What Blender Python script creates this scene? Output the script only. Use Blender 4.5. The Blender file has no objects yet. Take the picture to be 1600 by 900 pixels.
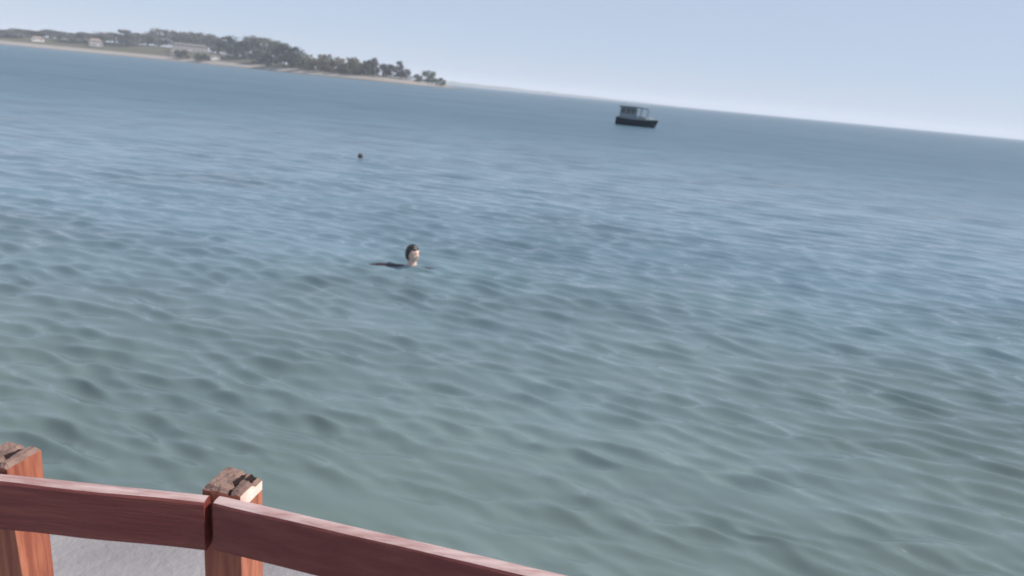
import bpy, bmesh, math, random
import numpy as np
from mathutils import Vector, Matrix, noise

random.seed(7)
rng = np.random.default_rng(11)
SC = bpy.context.scene
COL = SC.collection

# ------------------------------------------------------------------ camera
W, HGT = 1600.0, 900.0            # the photograph's own pixels
FOC = 1086.0
ROLL, PITCH, CAM_H = math.radians(5.48), math.radians(15.82), 3.0
FWD = Vector((0, math.cos(PITCH), -math.sin(PITCH)))
UP0 = Vector((0, math.sin(PITCH), math.cos(PITCH)))
RIGHT = math.cos(ROLL) * Vector((1, 0, 0)) + math.sin(ROLL) * UP0
UP = -math.sin(ROLL) * Vector((1, 0, 0)) + math.cos(ROLL) * UP0
CAM = Vector((0, 0, CAM_H))
cd = bpy.data.cameras.new('phone_camera')
cam = bpy.data.objects.new('phone_camera', cd)
COL.objects.link(cam)
cam.matrix_world = Matrix(((RIGHT.x, UP.x, -FWD.x, 0), (RIGHT.y, UP.y, -FWD.y, 0), (RIGHT.z, UP.z, -FWD.z, CAM_H), (0, 0, 0, 1)))
cd.sensor_width = 36.0
cd.lens = 36.0 * FOC / W
cd.clip_start, cd.clip_end = 0.05, 20000
cd.dof.use_dof = True             # a phone clip that never quite finds focus
cd.dof.focus_distance = 1.0
cd.dof.aperture_fstop = 6.5
SC.camera = cam

# ------------------------------------------------------------------ light
SUN_EL, SUN_AZ = math.radians(44), math.radians(93)     # azimuth clockwise from +Y (the view)
wd = bpy.data.worlds.new('World')
SC.world = wd
wd.use_nodes = True
nt = wd.node_tree
sky = nt.nodes.new('ShaderNodeTexSky')
sky.sky_type = 'NISHITA'
sky.sun_disc = False
sky.sun_elevation, sky.sun_rotation = SUN_EL, SUN_AZ
sky.altitude, sky.air_density, sky.dust_density, sky.ozone_density = 0, 0.7, 0.3, 2.5
veil = nt.nodes.new('ShaderNodeMix')                       # an even veil of thin high cloud over the whole sky
veil.data_type = 'RGBA'
veil.inputs[0].default_value = 0.80
veil.inputs[7].default_value = (4.5, 5.3, 6.7, 1)
nt.links.new(sky.outputs[0], veil.inputs[6])
nt.links.new(veil.outputs[2], nt.nodes['Background'].inputs[0])
nt.nodes['Background'].inputs[1].default_value = 0.085
sl = bpy.data.lights.new('sun', 'SUN')
sl.energy, sl.angle, sl.color = 4.4, math.radians(0.6), (1.0, 0.93, 0.84)
sun = bpy.data.objects.new('sun', sl)
COL.objects.link(sun)
SUNV = Vector((math.sin(SUN_AZ) * math.cos(SUN_EL), math.cos(SUN_AZ) * math.cos(SUN_EL), math.sin(SUN_EL)))
sun.rotation_euler = SUNV.to_track_quat('Z', 'Y').to_euler()
SC.view_settings.view_transform = 'Standard'
SC.view_settings.look = 'None'
SC.view_settings.exposure = 0.45
SC.view_settings.gamma = 1.0
SC.cycles.use_denoising = True
SC.cycles.max_bounces = 6
SC.cycles.volume_bounces = 2


# ------------------------------------------------------------------ helpers
def ray(px, py):
    return FWD + RIGHT * ((px - 800) / FOC) - UP * ((py - 450) / FOC)


def at_z(px, py, z):
    d = ray(px, py)
    return CAM + d * ((z - CAM_H) / d.z)


def hor(px):
    return 140.8 + (px - 800) * 0.0959


def bearing(px, py=None):
    d = ray(px, hor(px) if py is None else py)
    return Vector((d.x, d.y, 0)).normalized()


def height_at(px, py, dist):
    d = ray(px, py)
    return CAM_H + d.z * dist / math.hypot(d.x, d.y)


def link(name, me, m=None, parent=None, smooth=False):
    o = bpy.data.objects.new(name, me)
    COL.objects.link(o)
    if m is not None:
        for mm in (m if isinstance(m, (list, tuple)) else [m]):
            me.materials.append(mm)
    if parent is not None:
        o.parent = parent
    if smooth:
        me.polygons.foreach_set('use_smooth', [True] * len(me.polygons))
    return o


def obj(name, bm, m=None, parent=None, smooth=False):
    me = bpy.data.meshes.new(name)
    bmesh.ops.recalc_face_normals(bm, faces=bm.faces)
    bm.to_mesh(me)
    bm.free()
    return link(name, me, m, parent, smooth)


def thing(name, label, cat, loc=(0, 0, 0), rz=0.0, group=None):
    o = bpy.data.objects.new(name, None)
    o.empty_display_size = 0.2
    COL.objects.link(o)
    o.location = loc
    o.rotation_euler = (0, 0, rz)
    tag(o, label, cat, group)
    return o


def tag(o, label=None, cat=None, group=None, kind=None):
    if label: o['label'] = label
    if cat: o['category'] = cat
    if group: o['group'] = group
    if kind: o['kind'] = kind
    return o


def dup(root, loc, rz=0.0, scale=None, label=None):
    r = root.copy()
    COL.objects.link(r)
    r.location, r.rotation_euler = loc, (0, 0, rz)
    if scale: r.scale = scale
    if label: r['label'] = label
    for ch in list(root.children):
        c = ch.copy()
        COL.objects.link(c)
        c.parent = r
        for g in list(ch.children):
            d = g.copy()
            COL.objects.link(d)
            d.parent = c
    return r


def box(bm, c, s, rz=0.0, M=None, bev=0.0):
    mat = Matrix.Translation(c) @ Matrix.Rotation(rz, 4, 'Z') @ Matrix.Diagonal((s[0], s[1], s[2], 1))
    if M is not None: mat = M @ mat
    r = bmesh.ops.create_cube(bm, size=1.0, matrix=mat)
    if bev > 0:
        es = {e for v in r['verts'] for e in v.link_edges}
        bmesh.ops.bevel(bm, geom=list(es), offset=bev, segments=2, affect='EDGES')


def tube(bm, pts, radii, n=8, cap=True):
    rings = []
    pts = [Vector(p) for p in pts]
    for i, p in enumerate(pts):
        t = (pts[min(i + 1, len(pts) - 1)] - pts[max(i - 1, 0)]).normalized()
        a = t.orthogonal().normalized() if abs(t.z) < 0.9 else t.cross(Vector((0, 1, 0))).normalized()
        if abs(t.z) < 0.9: a = t.cross(Vector((0, 0, 1))).normalized()
        b = t.cross(a)
        rr = radii[i] if hasattr(radii, '__len__') else radii
        ra, rb = rr if hasattr(rr, '__len__') else (rr, rr)
        rings.append([bm.verts.new(p + a * (ra * math.cos(2 * math.pi * k / n)) + b * (rb * math.sin(2 * math.pi * k / n))) for k in range(n)])
    for r0, r1 in zip(rings, rings[1:]):
        for k in range(n):
            bm.faces.new((r0[k], r0[(k + 1) % n], r1[(k + 1) % n], r1[k]))
    if cap:
        bm.faces.new(rings[0][::-1])
        bm.faces.new(rings[-1])


def ball(bm, c, r, sub=2):
    r = r if hasattr(r, '__len__') else (r, r, r)
    return bmesh.ops.create_icosphere(bm, subdivisions=sub, radius=1.0, matrix=Matrix.Translation(c) @ Matrix.Diagonal((*r, 1)))['verts']


# ------------------------------------------------------------------ materials
def mat(name, col, rough=0.6, spec=0.5, ior=None, col2=None, scale=4.0, detail=5.0, lo=0.35, hi=0.65, bump=0.0, bscale=None, stretch=None, metal=0.0, coord='Object'):
    m = bpy.data.materials.new(name)
    m.use_nodes = True
    t = m.node_tree
    b = t.nodes['Principled BSDF']
    b.inputs['Base Color'].default_value = (*col, 1)
    b.inputs['Roughness'].default_value = rough
    b.inputs['Specular IOR Level'].default_value = spec
    b.inputs['Metallic'].default_value = metal
    if ior: b.inputs['IOR'].default_value = ior
    if col2 is not None or bump:
        tc = t.nodes.new('ShaderNodeTexCoord')
        mp = t.nodes.new('ShaderNodeMapping')
        t.links.new(tc.outputs[coord], mp.inputs[0])
        if stretch: mp.inputs['Scale'].default_value = stretch
    if col2 is not None:
        n = t.nodes.new('ShaderNodeTexNoise')
        n.inputs['Scale'].default_value, n.inputs['Detail'].default_value = scale, detail
        t.links.new(mp.outputs[0], n.inputs['Vector'])
        r = t.nodes.new('ShaderNodeValToRGB')
        r.color_ramp.elements[0].position, r.color_ramp.elements[1].position = lo, hi
        r.color_ramp.elements[0].color, r.color_ramp.elements[1].color = (*col, 1), (*col2, 1)
        t.links.new(n.outputs['Fac'], r.inputs[0])
        t.links.new(r.outputs[0], b.inputs['Base Color'])
    if bump:
        n2 = t.nodes.new('ShaderNodeTexNoise')
        n2.inputs['Scale'].default_value, n2.inputs['Detail'].default_value = bscale or scale * 3, 6
        t.links.new(mp.outputs[0], n2.inputs['Vector'])
        bp = t.nodes.new('ShaderNodeBump')
        bp.inputs['Strength'].default_value, bp.inputs['Distance'].default_value = bump, 0.02
        t.links.new(n2.outputs['Fac'], bp.inputs['Height'])
        t.links.new(bp.outputs[0], b.inputs['Normal'])
    return m


M_PAINT = mat('red_brown_paint', (0.135, 0.028, 0.027), 0.45, 0.45, col2=(0.18, 0.050, 0.040), scale=3.0, lo=0.4, hi=0.7, bump=0.2, bscale=9, stretch=(1.2, 14, 14))
M_TOPLIGHT = mat('rail_top_highlight', (0.44, 0.32, 0.31), 0.5, 0.5, col2=(0.24, 0.11, 0.10), scale=5, lo=0.42, hi=0.72, bump=0.3, bscale=9, stretch=(1.5, 10, 10))  # paler colour standing in for the sun and sky highlight on rail tops
M_POST = mat('post_paint', (0.24, 0.068, 0.042), 0.5, 0.5, col2=(0.42, 0.155, 0.09), scale=4.0, lo=0.38, hi=0.66, bump=0.5, bscale=8, stretch=(14, 14, 1.2))
M_END = mat('weathered_end_grain', (0.24, 0.155, 0.13), 0.85, 0.2, col2=(0.14, 0.09, 0.078), scale=14, bump=0.8, bscale=40)
M_PALE = mat('pale_post_band', (0.80, 0.68, 0.62), 0.75, 0.3, col2=(0.62, 0.45, 0.38), scale=10, bump=0.4, bscale=30)
M_DARKGAP = mat('dark_split_wood', (0.02, 0.014, 0.014), 0.9, 0.1)
M_STEEL = mat('galvanised_bolt', (0.35, 0.34, 0.33), 0.45, 0.5, metal=0.9)
M_CONC = mat('quay_concrete', (0.25, 0.235, 0.245), 0.85, 0.3, col2=(0.19, 0.178, 0.186), scale=2.2, detail=9, bump=0.5, bscale=30)
M_SKIN = mat('skin', (0.70, 0.50, 0.41), 0.4, 0.5, col2=(0.62, 0.42, 0.34), scale=9)
M_HAIR = mat('wet_dark_hair', (0.018, 0.014, 0.013), 0.3, 0.5, bump=0.5, bscale=60)
M_SHIRT = mat('wet_dark_shirt', (0.030, 0.020, 0.026), 0.35, 0.5, bump=0.4, bscale=18)
M_EYE = mat('eye_dark', (0.03, 0.025, 0.02), 0.2)
M_LIP = mat('lips', (0.40, 0.17, 0.14), 0.4)
M_HULL = mat('hull_navy', (0.006, 0.018, 0.032), 0.55, 0.2, col2=(0.010, 0.024, 0.038), scale=1.5)
M_BOOT = mat('hull_bottom', (0.008, 0.014, 0.022), 0.6, 0.2)
M_DECK = mat('boat_deck', (0.25, 0.27, 0.27), 0.7, 0.4, col2=(0.19, 0.21, 0.21), scale=3)
M_BWHITE = mat('boat_white', (0.62, 0.65, 0.67), 0.4, 0.5, col2=(0.5, 0.53, 0.55), scale=2)
M_BGREY = mat('boat_grey', (0.20, 0.24, 0.27), 0.5, 0.5)
M_BGLASS = mat('boat_glass', (0.03, 0.045, 0.055), 0.08, 0.6)
M_RUBBER = mat('rubber', (0.02, 0.02, 0.022), 0.6)


# ------------------------------------------------------------------ water
SWIM = at_z(643, 416, 0.0)
SWIM2 = at_z(563, 247, 0.0)
BOAT = at_z(992, 197, 0.0)


def water_mesh():
    a_f = np.radians(np.arange(-50, 50.01, 0.15))
    a_c = np.radians(np.arange(53, 308, 3.0))
    ang = np.concatenate([a_f, a_c])                        # clockwise from +Y
    r, rs = 0.9, []
    while r < 7000:
        rs.append(r)
        r *= 1.0046 if r < 150 else (1.02 if r < 700 else 1.08)
    rs = np.array([0.02] + rs)
    nr, na = len(rs), len(ang)
    A, Rr = np.meshgrid(ang, rs)
    Xw, Yw = Rr * np.sin(A), Rr * np.cos(A)
    step = np.maximum(Rr * 0.0049, 0.018)                   # mesh spacing here
    # gusts: the ripple height comes and goes over some metres
    def patches(sx, sy, n, seed):
        g = np.random.default_rng(seed)
        f = np.zeros_like(Xw)
        for _ in range(n):
            th, L = g.uniform(0, math.pi), g.uniform(0.6, 1.7)
            f += np.sin(Xw * math.cos(th) * 6.283 / (sx * L) + Yw * math.sin(th) * 6.283 / (sy * L) + g.uniform(0, 6.283))
        return f / math.sqrt(n)
    gust = np.clip(1.12 + 0.26 * patches(7, 5, 9, 3) + 0.2 * patches(26, 22, 7, 5) + 0.34 * patches(1.7, 0.9, 12, 8), 0.2, 1.65)
    Z, DX, DY = np.zeros_like(Xw), np.zeros_like(Xw), np.zeros_like(Xw)
    def band(n, l0, l1, spread, slope, seed, main=math.radians(76), gustpow=1.0):
        nonlocal Z, DX, DY
        g = np.random.default_rng(seed)
        for i in range(n):
            L = l0 * (l1 / l0) ** ((i + g.uniform(0, 1)) / n)
            k = 6.28318 / L
            th = main + g.normal(0, spread)
            a = slope * g.uniform(0.6, 1.4) / k
            fade = np.clip((L / step - 2.5) / 3.0, 0, 1)    # no wave finer than the mesh can carry
            ph = k * (Xw * math.cos(th) + Yw * math.sin(th)) + g.uniform(0, 6.283)
            w = a * fade * gust ** gustpow
            Z += w * np.sin(ph)
            c = np.cos(ph) * w * 0.35
            DX += c * math.cos(th)
            DY += c * math.sin(th)
    band(40, 0.10, 0.20, 0.30, 0.034, 21)
    band(46, 0.18, 0.42, 0.25, 0.062, 152)
    band(20, 0.42, 1.3, 0.36, 0.030, 63, gustpow=0.4)
    band(6, 4.0, 9.0, 0.22, 0.006, 24, gustpow=0.0)
    # rings and hollows the swimmers push up
    for c, s, amp in ((SWIM, 1.0, 0.020), (SWIM2, 1.0, 0.022)):
        d = np.hypot(Xw - c.x, Yw - c.y)
        ring = amp * np.exp(-d / (1.1 * s)) * np.cos(d * 6.283 / (0.52 * s)) * np.clip((0.52 / step - 2) / 3, 0.15, 1)
        Z += ring
    for dx, dy, w_, l_, am in ((-0.45, -0.02, 0.13, 0.75, -0.075), (-0.1, 0.34, 0.12, 0.8, 0.05), (0.60, -0.30, 0.14, 0.75, -0.075), (0.0, -0.62, 0.16, 0.9, 0.05), (-0.2, 0.75, 0.15, 0.5, -0.05)):
        Z += am * np.exp(-((Xw - SWIM.x - dx) / l_) ** 2 - ((Yw - SWIM.y - dy) / w_) ** 2)
    for i in range(7):                                      # wake behind the far swimmer
        q = i / 6
        Z += 0.05 * (1 - 0.5 * q) * (-1) ** i * np.exp(-((Xw - SWIM2.x + 0.5 + 2.6 * q) / 0.9) ** 2 - ((Yw - SWIM2.y + 0.15 + 0.8 * q) / 0.35) ** 2)
    co = np.stack([Xw + DX, Yw + DY, Z], -1).reshape(-1, 3).astype(np.float32)
    i0 = (np.arange(nr - 1)[:, None] * na + np.arange(na)[None, :])
    i1 = (np.arange(nr - 1)[:, None] * na + (np.arange(na)[None, :] + 1) % na)
    q = np.stack([i0, i0 + na, i1 + na, i1], -1).reshape(-1, 4)
    me = bpy.data.meshes.new('water')
    me.vertices.add(len(co))
    me.vertices.foreach_set('co', co.ravel())
    me.loops.add(q.size)
    me.loops.foreach_set('vertex_index', q.ravel().astype(np.int32))
    me.polygons.add(len(q))
    me.polygons.foreach_set('loop_start', np.arange(0, q.size, 4, dtype=np.int32))
    me.polygons.foreach_set('use_smooth', np.ones(len(q), bool))
    me.update(calc_edges=True)
    me.validate()
    return me


def water_material():
    m = bpy.data.materials.new('sea_water')
    m.use_nodes = True
    t = m.node_tree
    N, L = t.nodes.new, t.links.new
    b = t.nodes['Principled BSDF']
    b.inputs['IOR'].default_value = 1.36
    b.inputs['Roughness'].default_value = 0.10
    tc = N('ShaderNodeTexCoord')
    # suspended silt: greener, cloudier water in the shallows by the quay, bluer out
    sep = N('ShaderNodeSeparateXYZ'); L(tc.outputs['Object'], sep.inputs[0])
    nz = N('ShaderNodeTexNoise'); nz.inputs['Scale'].default_value, nz.inputs['Detail'].default_value = 0.22, 3
    L(tc.outputs['Object'], nz.inputs['Vector'])
    ad = N('ShaderNodeMath'); ad.operation = 'MULTIPLY_ADD'; ad.inputs[1].default_value = 7.0
    L(nz.outputs['Fac'], ad.inputs[0]); L(sep.outputs['Y'], ad.inputs[2])
    mr = N('ShaderNodeMapRange'); mr.inputs[1].default_value, mr.inputs[2].default_value = 5.0, 75.0
    L(ad.outputs[0], mr.inputs[0])
    rp = N('ShaderNodeValToRGB')
    rp.color_ramp.elements[0].color = (0.112, 0.144, 0.130, 1)
    rp.color_ramp.elements[1].color = (0.052, 0.100, 0.140, 1)          # deeper, darker offshore
    em = rp.color_ramp.elements.new(0.17); em.color = (0.100, 0.157, 0.198, 1)
    L(mr.outputs[0], rp.inputs[0])
    nc = N('ShaderNodeTexNoise'); nc.inputs['Scale'].default_value, nc.inputs['Detail'].default_value = 0.42, 4   # clouds of silt
    mc = N('ShaderNodeMapping'); mc.inputs['Scale'].default_value = (0.45, 1.0, 1.0); mc.inputs['Location'].default_value = (3.1, 1.7, 0)
    L(tc.outputs['Object'], mc.inputs[0]); L(mc.outputs[0], nc.inputs['Vector'])
    mk = N('ShaderNodeMapRange'); mk.inputs[1].default_value, mk.inputs[2].default_value = 0.3, 0.7
    mk.inputs[3].default_value, mk.inputs[4].default_value = 0.82, 1.22
    L(nc.outputs['Fac'], mk.inputs[0])
    vs = N('ShaderNodeVectorMath'); vs.operation = 'SCALE'
    L(rp.outputs[0], vs.inputs[0]); L(mk.outputs[0], vs.inputs['Scale']); L(vs.outputs[0], b.inputs['Base Color'])
    # cat's paws: rougher and smoother patches
    n2 = N('ShaderNodeTexNoise'); n2.inputs['Scale'].default_value, n2.inputs['Detail'].default_value = 0.05, 4
    mp = N('ShaderNodeMapping'); mp.inputs['Scale'].default_value = (0.5, 1.0, 1.0); L(tc.outputs['Object'], mp.inputs[0])
    L(mp.outputs[0], n2.inputs['Vector'])
    m2 = N('ShaderNodeMapRange'); m2.inputs[3].default_value, m2.inputs[4].default_value = -0.06, 0.06
    L(n2.outputs['Fac'], m2.inputs[0])
    # open water carries waves finer than the mesh does there: their slopes go into the roughness
    ln = N('ShaderNodeVectorMath'); ln.operation = 'LENGTH'; L(tc.outputs['Object'], ln.inputs[0])
    m4 = N('ShaderNodeMapRange'); m4.inputs[1].default_value, m4.inputs[2].default_value = 6.0, 62.0
    m4.inputs[3].default_value, m4.inputs[4].default_value = 0.09, 0.41
    m4.interpolation_type = 'SMOOTHSTEP'
    L(ln.outputs['Value'], m4.inputs[0])
    a2 = N('ShaderNodeMath'); a2.operation = 'ADD'; L(m2.outputs[0], a2.inputs[0]); L(m4.outputs[0], a2.inputs[1])
    L(a2.outputs[0], b.inputs['Roughness'])
    # capillary ripples
    mp3 = N('ShaderNodeMapping'); mp3.inputs['Rotation'].default_value = (0, 0, math.radians(-22)); mp3.inputs['Scale'].default_value = (0.45, 1.0, 1.0)
    L(tc.outputs['Object'], mp3.inputs[0])
    n3 = N('ShaderNodeTexNoise'); n3.inputs['Scale'].default_value, n3.inputs['Detail'].default_value = 5.0, 3
    L(mp3.outputs[0], n3.inputs['Vector'])
    bp = N('ShaderNodeBump'); bp.inputs['Strength'].default_value, bp.inputs['Distance'].default_value = 0.2, 0.03
    L(n3.outputs['Fac'], bp.inputs['Height']); L(bp.outputs[0], b.inputs['Normal'])
    return m


tag(link('water', water_mesh(), water_material()), kind='structure')

# ------------------------------------------------------------------ the quay
QZ = 1.15
bm = bmesh.new()
e0, e1 = at_z(250, 817, QZ), at_z(800, 906, QZ)
ed = (e1 - e0).normalized()
pl, pr = e0 - ed * 14, e0 + ed * 16
back = Vector((0, -22, 0))
outline = [pl, pr, pr + back, pl + back]
top = [bm.verts.new((p.x, p.y, QZ)) for p in outline]
bot = [bm.verts.new((p.x, p.y, -0.8)) for p in outline]
bm.faces.new(top)
for i in range(4):
    bm.faces.new((top[i], bot[i], bot[(i + 1) % 4], top[(i + 1) % 4]))
bm.faces.new(bot[::-1])
bmesh.ops.bevel(bm, geom=[e for e in bm.edges if all(v.co.z > QZ - 0.01 for v in e.verts)], offset=0.025, segments=2, affect='EDGES')
tag(obj('quay', bm, M_CONC), kind='structure')

# ------------------------------------------------------------------ the fence
RZ = 2.02                                                    # top of the rails
pA, pB = at_z(332, 785, RZ), at_z(826, 900, RZ)
fa = (pB - pA).normalized()
na_ = Vector((fa.y, -fa.x, 0))                               # towards the camera
pl0 = at_z(318, 785, RZ)
pl1 = at_z(0, 752, RZ)
fence = thing('wooden_fence', 'red-brown painted wooden railing along the quay edge, with square posts and flat rails', 'fence', (pA.x, pA.y, QZ))
FO = Vector((pA.x, pA.y, QZ))


def plank(name, a, b, h, th, mtl, seed, z_top, outward):
    """a board from a to b (its front top edge), standing on edge, slightly wavy, with a painted top highlight"""
    a, b = Vector((a.x, a.y, 0)), Vector((b.x, b.y, 0))
    d = (b - a).normalized()
    back = -outward
    n = max(8, int((b - a).length / 0.05))
    prof = [(0, -h + .006), (0, -h / 2), (0, -.010), (.003, -.003), (.010, 0), (th - .010, 0), (th - .003, -.003), (th, -.010), (th, -h + .006), (th - .006, -h), (.006, -h)]
    bm = bmesh.new()
    rings = []
    for i in range(n + 1):
        s = i / n
        p = a.lerp(b, s)
        r = []
        for k, (o, z) in enumerate(prof):
            w = noise.noise(Vector((s * (b - a).length * 5 + seed * 9, k * 0.7, seed))) * 0.0022
            q = p + back * (o + w * (0.7 if o < th / 2 else -0.7))
            r.append(bm.verts.new((q.x - FO.x, q.y - FO.y, z_top + z + w - FO.z)))
        rings.append(r)
    m = len(prof)
    for r0, r1 in zip(rings, rings[1:]):
        for k in range(m):
            f = bm.faces.new((r0[k], r0[(k + 1) % m], r1[(k + 1) % m], r1[k]))
            f.material_index = 1 if 3 <= k <= 5 else 0  # top faces get the painted highlight
    bm.faces.new(rings[0])
    bm.faces.new(rings[-1][::-1])
    return obj(name, bm, [mtl, M_TOPLIGHT], fence)


TH, RH = 0.036, 0.135
outl = Vector(((pl0 - pl1).normalized().y, -(pl0 - pl1).normalized().x, 0))
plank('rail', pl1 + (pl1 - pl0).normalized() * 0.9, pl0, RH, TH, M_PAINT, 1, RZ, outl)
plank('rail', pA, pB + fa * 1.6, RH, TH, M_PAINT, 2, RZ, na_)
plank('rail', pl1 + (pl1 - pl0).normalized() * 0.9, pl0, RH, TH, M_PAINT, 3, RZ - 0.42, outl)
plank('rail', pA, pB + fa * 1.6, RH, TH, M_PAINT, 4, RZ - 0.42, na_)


def post(cx, cy, yaw, s, ztop, chip):
    bm = bmesh.new()
    n = 12
    V = {}
    for i in range(n + 1):
        for j in range(n + 1):
            u, v = i / n - .5, j / n - .5
            z = ztop + 0.004 * noise.noise(Vector((u * 9, v * 9, 3))) - 0.010 * max(0, max(abs(u), abs(v)) - .42) / .08
            # a split runs across the end grain, and a corner is broken out
            z -= 0.016 * math.exp(-((u - 0.16 + 0.1 * v) / 0.05) ** 2) * (1 if v > -.35 else .4)
            if chip and u > 0.2 and v > 0.0:
                z -= 0.014 * min(1, (u - .2) / .12) * min(1, v / .15)
            V[i, j] = bm.verts.new((u * s, v * s, z))
    for i in range(n):
        for j in range(n):
            f = bm.faces.new((V[i, j], V[i + 1, j], V[i + 1, j + 1], V[i, j + 1]))
            u, v = (i + .5) / n - .5, (j + .5) / n - .5
            f.material_index = 2 if (abs(u - 0.16 + 0.1 * v) < .05) or (chip and u > .22 and v > .06 and u < .44) else 1
    ringtop = [V[i, 0] for i in range(n + 1)] + [V[n, j] for j in range(1, n + 1)] + [V[i, n] for i in range(n - 1, -1, -1)] + [V[0, j] for j in range(n - 1, 0, -1)]
    prev = ringtop
    for z in (ztop - 0.05, ztop - 0.09, ztop - 0.3, ztop - 0.6, QZ - 0.0):
        cur = []
        for v in ringtop:
            w = 1 + 0.012 * noise.noise(Vector((v.co.x * 20, v.co.y * 20, z * 5)))
            cur.append(bm.verts.new((v.co.x * w, v.co.y * w, z)))
        for k in range(len(prev)):
            f = bm.faces.new((prev[k], prev[(k + 1) % len(prev)], cur[(k + 1) % len(prev)], cur[k]))
            if chip and z > ztop - 0.06 and n <= k < 2 * n: f.material_index = 3  # paler band at the top of the right face
        prev = cur
    M = Matrix.Translation((cx - FO.x, cy - FO.y, -FO.z)) @ Matrix.Rotation(yaw, 4, 'Z')
    bmesh.ops.transform(bm, matrix=M, verts=bm.verts)
    return obj('post', bm, [M_POST, M_END, M_DARKGAP, M_PALE], fence)


PS = 0.098
yaw = math.radians(-9)
fl = at_z(311, 781, RZ + 0.02)
pc = Vector((fl.x - 0.022, pA.y + TH + 0.004, 0)) + Matrix.Rotation(yaw, 3, 'Z') @ Vector((PS / 2, PS / 2, 0))
p1 = post(pc.x, pc.y, yaw, PS, RZ + 0.016, True)
pc2 = Vector((pl1.x - .055, pl1.y, 0)) - outl * (TH + .006 + PS * .56)
p2 = post(pc2.x, pc2.y, yaw, PS, RZ + 0.016, False)
pc3 = pB + fa * 1.5 - na_ * (TH + PS * .55)
post(pc3.x, pc3.y, math.atan2(fa.y, fa.x), PS, RZ + 0.016, False)


# ------------------------------------------------------------------ swimmers
TURN = Matrix.Rotation(math.radians(58), 3, 'Z')           # the head looks over one shoulder


def body_mesh():
    bm = bmesh.new()
    # face towards +Y, crown near z = 0.31, floating upright and leaning a little forward
    tube(bm, [(0, -.17, -.62), (0, -.13, -.48), (0, -.09, -.32), (0, -.055, -.16), (0, -.035, -.06), (0, -.025, -.01)],
         [(.155, .105), (.145, .095), (.165, .11), (.185, .115), (.16, .095), (.075, .06)], 20)
    tube(bm, [(0, -.03, -.04), (0, -.015, .05), (0, 0, .12)], [.074, .066, .062], 16)
    for s in (-1, 1):
        tube(bm, [(.13 * s, -.04, -.055), (.19 * s, -.03, -.05), (.34 * s, .0, -.035), (.45 * s, .03, -.03), (.58 * s, .08, -.045), (.67 * s, .11, -.07)],
             [.055, .056, .045, .038, .034, .025], 12)
        hand = Vector((.70 * s, .15, -.085))
        ball(bm, hand, (.036, .045, .016), 2)
        for q, (ox, ln) in enumerate(((-.030, .062), (-.010, .075), (.011, .070), (.030, .054))):
            f0 = hand + Vector((ox, .035, 0))
            tube(bm, [f0, f0 + Vector((.004 * s, ln * .55, .004)), f0 + Vector((.006 * s, ln, -.008))], [.0095, .0088, .007], 8)
        t0 = hand + Vector((-.033 * s, -.012, 0))
        tube(bm, [t0, t0 + Vector((-.024 * s, .022, -.006)), t0 + Vector((-.034 * s, .048, -.008))], [.011, .010, .008], 8)
        tube(bm, [(.085 * s, -.17, -.62), (.10 * s, -.10, -.85), (.10 * s, -.02, -1.05), (.10 * s, -.14, -1.28), (.10 * s, -.24, -1.46)],
             [.088, .078, .056, .052, .036], 12)
        tube(bm, [(.10 * s, -.25, -1.45), (.10 * s, -.20, -1.55), (.105 * s, -.16, -1.66)], [.036, .036, .022], 10)
    # head
    vs = ball(bm, (0, 0, 0), 1.0, 4)
    for v in vs:
        d = v.co.normalized()
        x, y, z = d.x * .076, d.y * .097, d.z * .118
        if z < 0:
            k = -d.z
            x *= 1 - .28 * k * k
            y = y * (1 - .18 * k) + .012 * k
        if d.y > 0:
            front = d.y
            y += .020 * math.exp(-(x / .013) ** 2 - ((z + .018) / .022) ** 2) * front            # nose
            y -= .010 * (math.exp(-((x - .032) / .016) ** 2 - ((z - .010) / .013) ** 2) + math.exp(-((x + .032) / .016) ** 2 - ((z - .010) / .013) ** 2)) * front
            y += .005 * math.exp(-((z - .032) / .010) ** 2 - (x / .05) ** 2) * front              # brow
            y += .006 * math.exp(-(x / .022) ** 2 - ((z + .060) / .012) ** 2) * front             # lips
            y += .009 * math.exp(-(x / .022) ** 2 - ((z + .100) / .014) ** 2) * front             # chin
        v.co = TURN @ Vector((x, y + .012, z + .195))
    for s in (-1, 1):
        for v in ball(bm, (.079 * s, -.002, .192), (.011, .021, .032), 2): v.co = TURN @ v.co
    me = bpy.data.meshes.new('person')
    bm.to_mesh(me)
    bm.free()
    me.polygons.foreach_set('use_smooth', [True] * len(me.polygons))
    return me


BODY = body_mesh()
BODY.materials.append(M_SKIN)


def hair_bm():
    bm = bmesh.new()
    vs = ball(bm, (0, 0, 0), 1.0, 4)
    kill = []
    for v in vs:
        d = v.co.normalized()
        n_ = noise.noise(d * 7) * .009 + noise.noise(Vector((d.x * 22, d.y * 6, d.z * 6))) * .003
        hl = .42 + .12 * noise.noise(d * 5) if d.y > 0.35 else -.62 - .3 * max(0, -d.y)
        if 0.0 < d.y <= 0.35: hl = -.45 + d.y * 2.2
        if d.z < hl: kill.append(v)
        v.co = TURN @ Vector((d.x * (.092 + n_), d.y * (.112 + n_) + .003, d.z * (.134 + n_) + .196))
    bmesh.ops.delete(bm, geom=kill, context='VERTS')
    return bm


HAIR = bpy.data.meshes.new('hair')
hb = hair_bm(); hb.to_mesh(HAIR); hb.free()
HAIR.materials.append(M_HAIR)
HAIR.polygons.foreach_set('use_smooth', [True] * len(HAIR.polygons))


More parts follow.
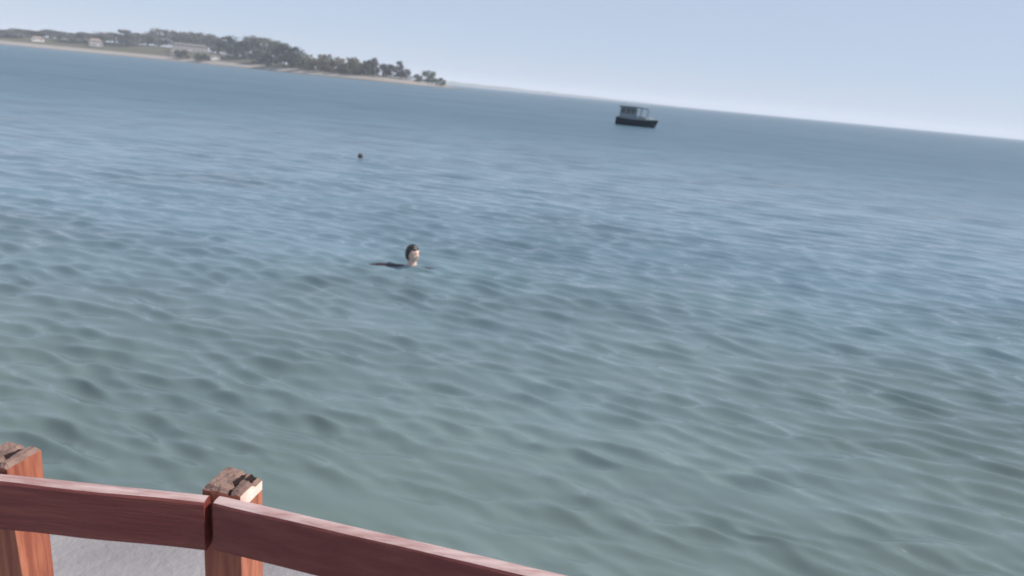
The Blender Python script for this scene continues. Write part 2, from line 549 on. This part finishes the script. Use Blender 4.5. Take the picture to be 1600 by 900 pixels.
def swimmer(loc, rz, label, scale=1.0):
    o = bpy.data.objects.new('person', BODY)
    COL.objects.link(o)
    o.location, o.rotation_euler, o.scale = loc, (0, 0, rz), (scale,) * 3
    tag(o, label, 'person', 'swimmers in the sea')
    rm = o.modifiers.new('skin', 'REMESH')
    rm.mode, rm.voxel_size, rm.use_smooth_shade = 'VOXEL', 0.0085, True
    sm = o.modifiers.new('smooth', 'SMOOTH')
    sm.factor, sm.iterations = 0.5, 2
    bm = bmesh.new()
    tube(bm, [(0, -.14, -.50), (0, -.09, -.32), (0, -.055, -.16), (0, -.037, -.065), (0, -.028, -.025)], [(.155, .105), (.175, .12), (.195, .124), (.172, .104), (.095, .072)], 20, cap=False)
    for q in (-1, 1):
        tube(bm, [(.12 * q, -.042, -.052), (.19 * q, -.03, -.05), (.34 * q, 0, -.035), (.45 * q, .03, -.03), (.58 * q, .08, -.045), (.65 * q, .105, -.063)], [.066, .067, .057, .05, .045, .036], 14, cap=False)
    obj('shirt', bm, M_SHIRT, o, True)
    h = bpy.data.objects.new('hair', HAIR)
    COL.objects.link(h); h.parent = o
    sl_ = h.modifiers.new('thick', 'SOLIDIFY'); sl_.thickness = .008
    for s in (-1, 1):
        bm = bmesh.new(); ball(bm, (.031 * s, .088, .205), (.013, .009, .008), 2); bmesh.ops.transform(bm, matrix=TURN.to_4x4(), verts=bm.verts); obj('eye', bm, M_EYE, o, True)
        bm = bmesh.new(); tube(bm, [(.017 * s, .110, .226), (.032 * s, .107, .230), (.047 * s, .095, .225)], [.003, .004, .002], 6); bmesh.ops.transform(bm, matrix=TURN.to_4x4(), verts=bm.verts); obj('eyebrow', bm, M_HAIR, o, True)
    bm = bmesh.new(); tube(bm, [(-.024, .100, .134), (0, .113, .134), (.024, .100, .134)], [.003, .006, .003], 8); bmesh.ops.transform(bm, matrix=TURN.to_4x4(), verts=bm.verts); obj('mouth', bm, M_LIP, o, True)
    return o


swimmer((SWIM.x, SWIM.y, -0.015), math.radians(176), 'dark-haired swimmer nearest the quay, arms spread at the surface, pale face turned aside', 1.2)
swimmer((SWIM2.x, SWIM2.y, -0.14), math.radians(-50), 'second swimmer farther out, only a tiny dark head showing')


# ------------------------------------------------------------------ boat
def hull_sections(L=5.0, B=2.05, D=1.0):
    """x forward; returns rings (half profile from keel to gunwale)"""
    out = []
    for i in range(15):
        s = i / 14
        x = (s - .5) * L
        bw = B / 2 * (0.80 + 0.2 * math.sin(min(1, s / .5) * math.pi / 2)) if s < .5 else B / 2 * (1 - ((s - .5) / .5) ** 2.4) + .02
        sheer = 0.86 + 0.10 * (1 - s) ** 2 + 0.42 * max(0, s - .35) ** 1.6
        keel = -0.32 + (0.34 * max(0, (s - .72) / .28) ** 2)
        rake = 0.42 * max(0, s - .8) / .2
        prof = [(x + rake * .0, .02, keel), (x + rake * .1, bw * .55, keel + .10), (x + rake * .35, bw * .84, keel + .30),
                (x + rake * .65, bw * .95, keel + (sheer - keel) * .6), (x + rake, bw, sheer)]
        out.append(prof)
    return out


boat = thing('fishing_boat', 'small dark blue hulled boat with grey cabin and canopy, alone far out on the water', 'boat', (BOAT.x, BOAT.y, 0.0), 0.0)
S = hull_sections()
bm = bmesh.new()
rings = []
for prof in S:
    rings.append([bm.verts.new((p[0], -p[1], p[2])) for p in reversed(prof)] + [bm.verts.new(p) for p in prof])
for r0, r1 in zip(rings, rings[1:]):
    for k in range(9):
        f = bm.faces.new((r0[k], r0[k + 1], r1[k + 1], r1[k]))
        f.material_index = 1 if 2 <= k <= 6 else 0
bm.faces.new(rings[0])
hull = obj('hull', bm, [M_HULL, M_BOOT], boat, False)
bm = bmesh.new()
dk = []
for prof in S:
    p = prof[-1]
    dk.append((bm.verts.new((p[0], -p[1] * .95, p[2] - .14)), bm.verts.new((p[0], p[1] * .95, p[2] - .14))))
for a, b in zip(dk, dk[1:]):
    bm.faces.new((a[0], a[1], b[1], b[0]))
obj('deck', bm, M_DECK, boat)
for sgn in (-1, 1):
    bm = bmesh.new()
    tube(bm, [(p[-1][0], sgn * p[-1][1], p[-1][2]) for p in S], .045, 8)
    obj('gunwale', bm, M_BGREY, boat)
# cabin towards the stern (left in the picture), open canopy ahead of it
cb = bmesh.new()
lo = [(-2.15, -.70), (.05, -.70), (.05, .70), (-2.15, .70)]
hi = [(-2.05, -.62), (-.10, -.62), (-.10, .62), (-2.05, .62)]
vl = [cb.verts.new((x, y, .70)) for x, y in lo]
vh = [cb.verts.new((x, y, 2.36)) for x, y in hi]
for i in range(4):
    cb.faces.new((vl[i], vl[(i + 1) % 4], vh[(i + 1) % 4], vh[i]))
cb.faces.new(vh)
bmesh.ops.bevel(cb, geom=list(cb.edges), offset=.03, segments=2, affect='EDGES')
cabin = obj('cabin', cb, M_BGREY, boat)
for sgn in (-1, 1):
    for x0, x1 in ((-1.95, -1.4), (-1.30, -.78), (-.68, -.24)):
        bm = bmesh.new()
        z0, z1 = 1.5, 2.12
        yy = lambda z: (.70 - .08 * (z - .70) / 1.66 + .012) * sgn
        q = [(x0, z0), (x1, z0), (x1, z1), (x0, z1)]
        a = [bm.verts.new((x, yy(z), z)) for x, z in q]
        b = [bm.verts.new((x, yy(z) - .03 * sgn, z)) for x, z in q]
        bm.faces.new(a); bm.faces.new(b[::-1])
        for i in range(4): bm.faces.new((a[i], b[i], b[(i + 1) % 4], a[(i + 1) % 4]))
        obj('window', bm, M_BGLASS, cabin)
bm = bmesh.new(); box(bm, (-.0, 0, 1.8), (.03, .95, .5), bev=.005); obj('windscreen', bm, M_BGLASS, cabin)
bm = bmesh.new()
nx = 8
for i in range(nx):
    x0, x1 = -2.25 + i * 3.75 / nx, -2.25 + (i + 1) * 3.75 / nx
    z0, z1 = (2.46 + .06 * math.sin(math.pi * (x + 2.25) / 3.75) for x in (x0, x1))
    vs = [bm.verts.new(p) for p in ((x0, -.86, z0 - .05), (x1, -.86, z1 - .05), (x1, 0, z1), (x0, 0, z0), (x1, .86, z1 - .05), (x0, .86, z0 - .05))]
    bm.faces.new((vs[0], vs[1], vs[2], vs[3])); bm.faces.new((vs[3], vs[2], vs[4], vs[5]))
bmesh.ops.remove_doubles(bm, verts=bm.verts, dist=.001)
cn = obj('canopy', bm, M_BGREY, boat)
cn.modifiers.new('t', 'SOLIDIFY').thickness = .18
for x in (.55, 1.42):
    for sgn in (-1, 1):
        bm = bmesh.new(); tube(bm, [(x, sgn * .80, .84), (x, sgn * .80, 2.44)], .05, 8); obj('canopy_post', bm, M_BGREY, boat)
bm = bmesh.new(); box(bm, (.75, 0, 1.05), (1.0, 1.2, .5), bev=.04); obj('engine_box', bm, M_BGREY, boat)
bm = bmesh.new(); tube(bm, [(-1.7, 0, 2.4), (-1.7, 0, 2.95)], [.025, .012], 8); obj('mast', bm, M_BGREY, boat)
bm = bmesh.new(); box(bm, (1.75, 0, 1.10), (.8, .7, .12), bev=.03); obj('hatch', bm, M_BWHITE, boat)
boat.rotation_euler = (math.radians(1.5), math.radians(1.0), math.radians(-16))

# ------------------------------------------------------------------ far shore
SHORE = [(-560, 5.2, 9.0), (-200, 5.0, 10.0), (0, 5.0, 11.0), (180, 5.0, 14.0), (300, 5.2, 15.0), (350, 5.4, 12.0), (400, 5.6, 11.0), (450, 6.0, 7.0), (520, 6.4, 6.0), (600, 6.8, 5.0), (645, 6.8, 3.2), (690, 6.4, 1.8), (716, 6.0, 0.6)]
SX = [s[0] for s in SHORE]


def shore_dist(px):
    off = np.interp(px, SX, [s[1] for s in SHORE])
    p = at_z(px, hor(px) + off, 0.0)
    return math.hypot(p.x, p.y)


def land_z(px, t):
    top = np.interp(px, SX, [s[2] for s in SHORE])
    base = float(np.interp(t, [0, 4, 12, 26, 40], [-.6, .7, 2.2, 3.5, 3.7])) * min(1, top / 4.0)
    return base + max(0, top - 3.7) * float(np.interp(t, [24, 90, 200], [0, .9, 1.0]))


def land_pt(px, t):
    b = bearing(px)
    p = b * (shore_dist(px) + t)
    p.z = land_z(px, t)
    return p


M_LAND = bpy.data.materials.new('dry_land')
M_LAND.use_nodes = True
t = M_LAND.node_tree
b = t.nodes['Principled BSDF']
b.inputs['Roughness'].default_value = .95
b.inputs['Specular IOR Level'].default_value = .1
g = t.nodes.new('ShaderNodeTexCoord'); s3 = t.nodes.new('ShaderNodeSeparateXYZ'); t.links.new(g.outputs['Object'], s3.inputs[0])
n1 = t.nodes.new('ShaderNodeTexNoise'); n1.inputs['Scale'].default_value, n1.inputs['Detail'].default_value = .06, 6
t.links.new(g.outputs['Object'], n1.inputs['Vector'])
ma = t.nodes.new('ShaderNodeMath'); ma.operation = 'MULTIPLY_ADD'; ma.inputs[1].default_value = 1.0
t.links.new(n1.outputs['Fac'], ma.inputs[0]); t.links.new(s3.outputs['Z'], ma.inputs[2])
cr = t.nodes.new('ShaderNodeValToRGB')
cr.color_ramp.elements[0].position, cr.color_ramp.elements[0].color = .16, (.16, .14, .12, 1)
cr.color_ramp.elements[1].position, cr.color_ramp.elements[1].color = .86, (.085, .08, .055, 1)
e = cr.color_ramp.elements.new(.30); e.color = (.28, .25, .235, 1)
e = cr.color_ramp.elements.new(.70); e.color = (.23, .205, .19, 1)
mm = t.nodes.new('ShaderNodeMath'); mm.operation = 'MULTIPLY'; mm.inputs[1].default_value = .185
t.links.new(ma.outputs[0], mm.inputs[0]); t.links.new(mm.outputs[0], cr.inputs[0]); t.links.new(cr.outputs[0], b.inputs['Base Color'])

bm = bmesh.new()
cols = []
TS = [-6, 0, 3, 7, 13, 22, 34, 50, 75, 110, 160, 230]
PXS = list(np.arange(-560, 717, 11.0)) + [724, 730]
for px in PXS:
    wmax = float(np.interp(px, [-560, 560, 640, 700, 730], [1, 1, .5, .16, .03]))
    c = []
    for tt in TS:
        p = land_pt(px, tt * wmax if tt > 0 else tt)
        p.z += noise.noise(Vector((p.x * .05, p.y * .05, 0))) * .35 * (1 if tt > 3 else .3)
        if px > 716: p.z = min(p.z, .5)
        c.append(bm.verts.new(p))
    b_ = bearing(px); q = b_ * (shore_dist(px) + TS[-1] * wmax + 12); q.z = -1
    c.append(bm.verts.new(q))
    cols.append(c)
for a, c in zip(cols, cols[1:]):
    for k in range(len(a) - 1):
        bm.faces.new((a[k], c[k], c[k + 1], a[k + 1]))
tag(obj('land', bm, M_LAND, smooth=True), kind='structure')

# a very low coast miles off, only just above the water
M_COAST = mat('far_coast', (.09, .10, .08), .95, .1, col2=(.14, .13, .10), scale=.01)
bm = bmesh.new()
prev = None
for px in np.arange(560, 1100, 9.0):
    D = 3600 + 250 * noise.noise(Vector((px * .01, 0, 0)))
    hgt = max(.6, float(np.interp(px, [560, 700, 800, 900, 1000, 1100], [14, 16, 13, 9, 4, .6])) * (1 + .5 * noise.noise(Vector((px * .06, 4, 0)))))
    bb = bearing(px)
    c = [bm.verts.new((*(bb * (D + o)).xy, z)) for o, z in ((0, -1), (25, hgt * .3), (90, hgt), (260, hgt * 1.1), (500, -1))]
    if prev:
        for k in range(4): bm.faces.new((prev[k], c[k], c[k + 1], prev[k + 1]))
    prev = c
tag(obj('far_coast', bm, M_COAST, smooth=True), kind='structure')


# ------------------------------------------------------------------ trees
def leaf_mat(name, c0, c1):
    return mat(name, c0, .8, .15, col2=c1, scale=.55, detail=2, lo=.35, hi=.65)


M_BARK = mat('bark', (.10, .075, .055), .9, .1, col2=(.06, .05, .04), scale=3)
LEAF = {'hill': leaf_mat('hill_tree_leaves', (.10, .095, .088), (.13, .12, .105)),
        'pine': leaf_mat('pine_leaves', (.018, .024, .022), (.032, .038, .030)),
        'oak': leaf_mat('broad_leaves', (.075, .082, .068), (.10, .10, .08)),
        'scrub': leaf_mat('scrub_leaves', (.125, .115, .080), (.16, .145, .095)),
        'dusk': leaf_mat('tamarisk_leaves', (.052, .050, .050), (.075, .068, .062)),
        'willow': leaf_mat('pale_leaves', (.085, .10, .08), (.12, .13, .10))}


def tree_proto(kind, seed):
    """unit tree: height 1, crown about 1 wide; returns trunk mesh and crown mesh"""
    g = random.Random(seed)
    tr = bmesh.new()
    low = kind in ('scrub',)
    h0 = .05 if low else .12
    bend = Vector((g.uniform(-.05, .05), g.uniform(-.05, .05), 0))
    tube(tr, [(0, 0, -.05), bend * .5 + Vector((0, 0, h0 * .6)), bend + Vector((0, 0, .55)), bend * 1.4 + Vector((0, 0, .85))], [.035, .027, .018, .006], 7)
    tips = []
    for k in range(7):
        a = k * 2.4 + g.uniform(-.4, .4)
        z0 = g.uniform(h0 * .7, .62)
        st = bend * (z0 / .55) + Vector((0, 0, z0))
        en = st + Vector((math.cos(a), math.sin(a), 0)) * g.uniform(.18, .36) + Vector((0, 0, g.uniform(.08, .26)))
        tube(tr, [st, st.lerp(en, .5) + Vector((0, 0, -.02)), en], [.013, .009, .004], 5)
        tips.append(en)
    cr_ = bmesh.new()
    cl = []
    ncl = 30
    for k in range(ncl):
        if k < 7: c = tips[k] + Vector((0, 0, .03))
        else:
            a, rr = g.uniform(0, 6.28), .40 * math.sqrt(g.uniform(0, 1))
            z = h0 + .02 + (.88 - h0) * g.uniform(0, 1) ** 1.25
            rr *= 1 - .55 * max(0, (z - .5) / .4) ** 1.5
            c = Vector((math.cos(a) * rr, math.sin(a) * rr, z)) + bend
        cl.append((c, g.uniform(.10, .20)))
    cl.append((bend * 1.4 + Vector((0, 0, .88)), .11))
    for c, r in cl:
        for _ in range(46):
            d = Vector((g.gauss(0, 1), g.gauss(0, 1), g.gauss(0, .75))).normalized() * r * g.uniform(.45, 1.1)
            p = c + d
            if p.z > 1: p.z = 1
            if p.z < .05: continue
            s = g.uniform(.022, .05)
            nrm = (d.normalized() + Vector((g.uniform(-.8, .8), g.uniform(-.8, .8), g.uniform(-.5, .9)))).normalized()
            u = nrm.orthogonal().normalized()
            u = Matrix.Rotation(g.uniform(0, 6.28), 3, nrm) @ u
            v = nrm.cross(u)
            w = g.uniform(.5, 1.0)
            cr_.faces.new([cr_.verts.new(q) for q in (p - u * s, p + v * s * w, p + u * s, p - v * s * w)])
    mt, mc = bpy.data.meshes.new('trunk'), bpy.data.meshes.new('crown')
    tr.to_mesh(mt); tr.free(); cr_.to_mesh(mc); cr_.free()
    mt.materials.append(M_BARK); mc.materials.append(LEAF[kind])
    return mt, mc


PROTO = {}
for kd in LEAF:
    PROTO[kd] = [tree_proto(kd, 40 + 7 * i + len(kd)) for i in range(3)]
NAMES = {'hill': ('hill_tree', 'tree'), 'pine': ('pine_tree', 'tree'), 'oak': ('broadleaf_tree', 'tree'), 'scrub': ('shrub', 'shrub'), 'dusk': ('tamarisk_tree', 'tree'), 'willow': ('pale_tree', 'tree')}
_n = 0


def tree(px, ytop, wpx, setback, kind, label, group):
    global _n
    _n += 1
    base = land_pt(px, setback)
    D = math.hypot(base.x, base.y)
    h = max(1.2, height_at(px, ytop, D) - base.z)
    w = wpx / FOC * D * 1.18
    o = thing(NAMES[kind][0], label, NAMES[kind][1], base - Vector((0, 0, .1)), random.uniform(0, 6.28), group)
    o.scale = (w / .95, w / .95, h)
    mt, mc = PROTO[kind][_n % 3]
    link('trunk', mt, None, o)
    link('crown', mc, None, o)
    return o


G = 'trees and shrubs along the far shore'
T = tree
# the wooded rise at the left
for px, yt, w, sb, k, lab in (
    (357, 55, 32, 60, 'pine', 'dark dense tree just right of the long low building'),
    (377, 64, 26, 64, 'pine', 'dark low tree between the dark tall tree and the grey-green grove'),
    (394, 56, 36, 90, 'oak', 'grey-green broad tree forming the left shoulder of the rounded grove'),
    (411, 57, 36, 95, 'oak', 'grey-green broad tree forming the middle of the rounded grove'),
    (428, 63, 28, 80, 'oak', 'grey-green tree sloping down at the right of the rounded grove'),
    (404, 76, 30, 40, 'oak', 'low grey-green tree in front of the rounded grove'),
    (418, 82, 18, 22, 'pine', 'small dark bush-like tree at the sand below the rounded grove'),
    (444, 67, 32, 40, 'pine', 'left one of the pair of near-black round trees at mid shore'),
    (462, 72, 32, 42, 'pine', 'right one of the pair of near-black round trees at mid shore'),
    (452, 80, 24, 30, 'pine', 'short dark tree tucked under the pair of near-black trees'),
    (576, 93, 22, 30, 'dusk', 'left end tree of the dark purple-grey row on the spit'),
    (585, 89, 13, 34, 'dusk', 'narrow dark tree, left spire of the purple-grey row on the spit'),
    (598, 99, 20, 30, 'dusk', 'low dark tree right of the left spire on the spit'),
    (611, 100, 20, 30, 'dusk', 'low dark tree just left of the right spire on the spit'),
    (624, 94, 14, 34, 'dusk', 'narrow dark tree, right spire of the purple-grey row on the spit'),
    (634, 107, 16, 28, 'dusk', 'small dark tree closing the right end of the purple-grey row'),
    (652, 115, 16, 24, 'willow', 'small pale tree between the dark row and the last round tree'),
    (668, 109, 24, 26, 'willow', 'pale round tree standing alone near the tip of the spit'),
    (688, 121, 16, 16, 'willow', 'last tiny pale shrub-like tree at the tip of the spit'),
):
    T(px, yt, w, sb, k, lab, G)
for i, px in enumerate((478, 487, 497, 506, 515, 525, 534, 543, 552, 560, 568)):
    T(px, [83, 84, 84, 83, 84, 88, 92, 89, 89, 91, 93][i], 21, 24 + 5 * (i % 3), 'scrub', 'olive-brown shrub in the thick scrub behind the sand at mid shore', 'olive-brown scrub on the shore')
for i, px in enumerate((272, 286, 300, 315, 329, 341)):
    T(px, [47, 49, 49, 51, 53, 57][i], 26, 130, 'hill', 'grey-brown tree in the line behind the long low building', 'tree line behind the low building')
for i, px in enumerate(range(-40, 262, 17)):
    ho = hor(px)
    T(px, ho - float(np.interp(px, [-40, 120, 262], [18, 25, 42])) * random.uniform(.88, 1.1), random.uniform(24, 38), random.choice((70, 100, 120)), random.choice(('dusk', 'hill', 'hill')), 'grey-brown tree on the far left shore, ' + ('left of the farthest-left pale house' if px < 56 else 'between the two small tile-roofed houses' if px < 146 else 'between the tile-roofed two-storey house and the long building'), 'trees left of the long building')
for i, px in enumerate((278, 288, 310, 320)):
    T(px, [77, 78, 83, 84][i], 11, 14, 'pine', 'small dark shrub at the water edge below the long low building', 'dark shrubs below the low building')

# ------------------------------------------------------------------ houses
M_RENDER = mat('grey_render', (.34, .32, .32), .9, .2, col2=(.27, .26, .26), scale=.8)
M_WHITE = mat('white_render', (.72, .70, .67), .9, .2, col2=(.62, .60, .57), scale=.8)
M_ROOF = mat('grey_roof', (.10, .095, .095), .8, .3, col2=(.14, .125, .12), scale=1.2)
M_TILE = mat('faded_tiles', (.22, .15, .13), .8, .3, col2=(.28, .20, .17), scale=1.2)
M_GLASS = mat('house_glass', (.03, .035, .04), .1, .6)
M_FRAME = mat('house_trim', (.5, .5, .49), .6)


def house(px, setback, L, Dp, h, rh, nwin, storeys, wallm, roofm, label, rz=0.0):
    p = land_pt(px, setback)
    b = bearing(px)
    o = thing('house', label, 'house', p - Vector((0, 0, .4)), math.atan2(b.y, b.x) - math.pi / 2 + rz, 'houses on the far shore')
    bm = bmesh.new(); box(bm, (0, 0, h / 2), (L, Dp, h)); obj('wall', bm, wallm, o)
    bm = bmesh.new()
    e = .5
    v = [bm.verts.new(q) for q in ((-L / 2 - e, -Dp / 2 - e, h + .01), (L / 2 + e, -Dp / 2 - e, h + .01), (L / 2 + e, Dp / 2 + e, h + .01), (-L / 2 - e, Dp / 2 + e, h + .01), (-L / 2 + Dp * .35, 0, h + rh), (L / 2 - Dp * .35, 0, h + rh))]
    for f in ((0, 1, 5, 4), (1, 2, 5), (2, 3, 4, 5), (3, 0, 4), (3, 2, 1, 0)): bm.faces.new([v[i] for i in f])
    rf = obj('roof', bm, roofm, o)
    bm = bmesh.new(); box(bm, (L * .22, .6, h + rh * .8), (.7, .7, 1.5)); obj('chimney', bm, wallm, rf)
    for st in range(storeys):
        zc = 1.9 + st * 3.0
        for k in range(nwin):
            x = (k + .5) / nwin * L - L / 2
            if st == 0 and k == nwin // 2:
                bm = bmesh.new(); box(bm, (x, -Dp / 2 - .02, 1.35), (1.1, .12, 2.1)); obj('door', bm, M_FRAME, o)
                continue
            bm = bmesh.new(); box(bm, (x, -Dp / 2 - .02, zc), (1.5, .10, 1.4)); wn = obj('window', bm, M_FRAME, o)
            bm = bmesh.new(); box(bm, (x, -Dp / 2 - .045, zc), (1.26, .08, 1.16)); obj('pane', bm, M_GLASS, wn)
    return o


house(298, 70, 34, 10, 5.8, 2.4, 9, 2, M_RENDER, M_ROOF, 'long low grey building with a dark roof at the left end of the shore')
house(336, 34, 8, 6, 3.4, 1.8, 3, 1, M_WHITE, M_ROOF, 'small white house by the water right of the long grey building', .15)
house(275, 36, 9, 7, 3.4, 1.9, 3, 1, M_RENDER, M_TILE, 'small grey house with faded tiles near the water in front of the long building', -.1)
house(150, 50, 12, 8, 5.6, 2.2, 4, 2, M_RENDER, M_TILE, 'two-storey grey house with faded tiles among the trees left of the long building', .1)
house(60, 46, 10, 7, 3.4, 1.9, 3, 1, M_WHITE, M_TILE, 'pale single-storey house with faded tiles, farthest left on the shore', -.1)

# ------------------------------------------------------------------ haze
bm = bmesh.new()
box(bm, (0, 0, 28), (14600, 14600, 61))
hz = tag(obj('haze', bm), kind='stuff')
mh = bpy.data.materials.new('haze')
mh.use_nodes = True
for n in list(mh.node_tree.nodes):
    if n.type == 'BSDF_PRINCIPLED': mh.node_tree.nodes.remove(n)
pv = mh.node_tree.nodes.new('ShaderNodeVolumePrincipled')
pv.inputs['Color'].default_value = (.90, .93, 1.0, 1)
pv.inputs['Density'].default_value = 0.00027
mh.node_tree.links.new(pv.outputs[0], [n for n in mh.node_tree.nodes if n.type == 'OUTPUT_MATERIAL'][0].inputs['Volume'])
hz.data.materials.append(mh)
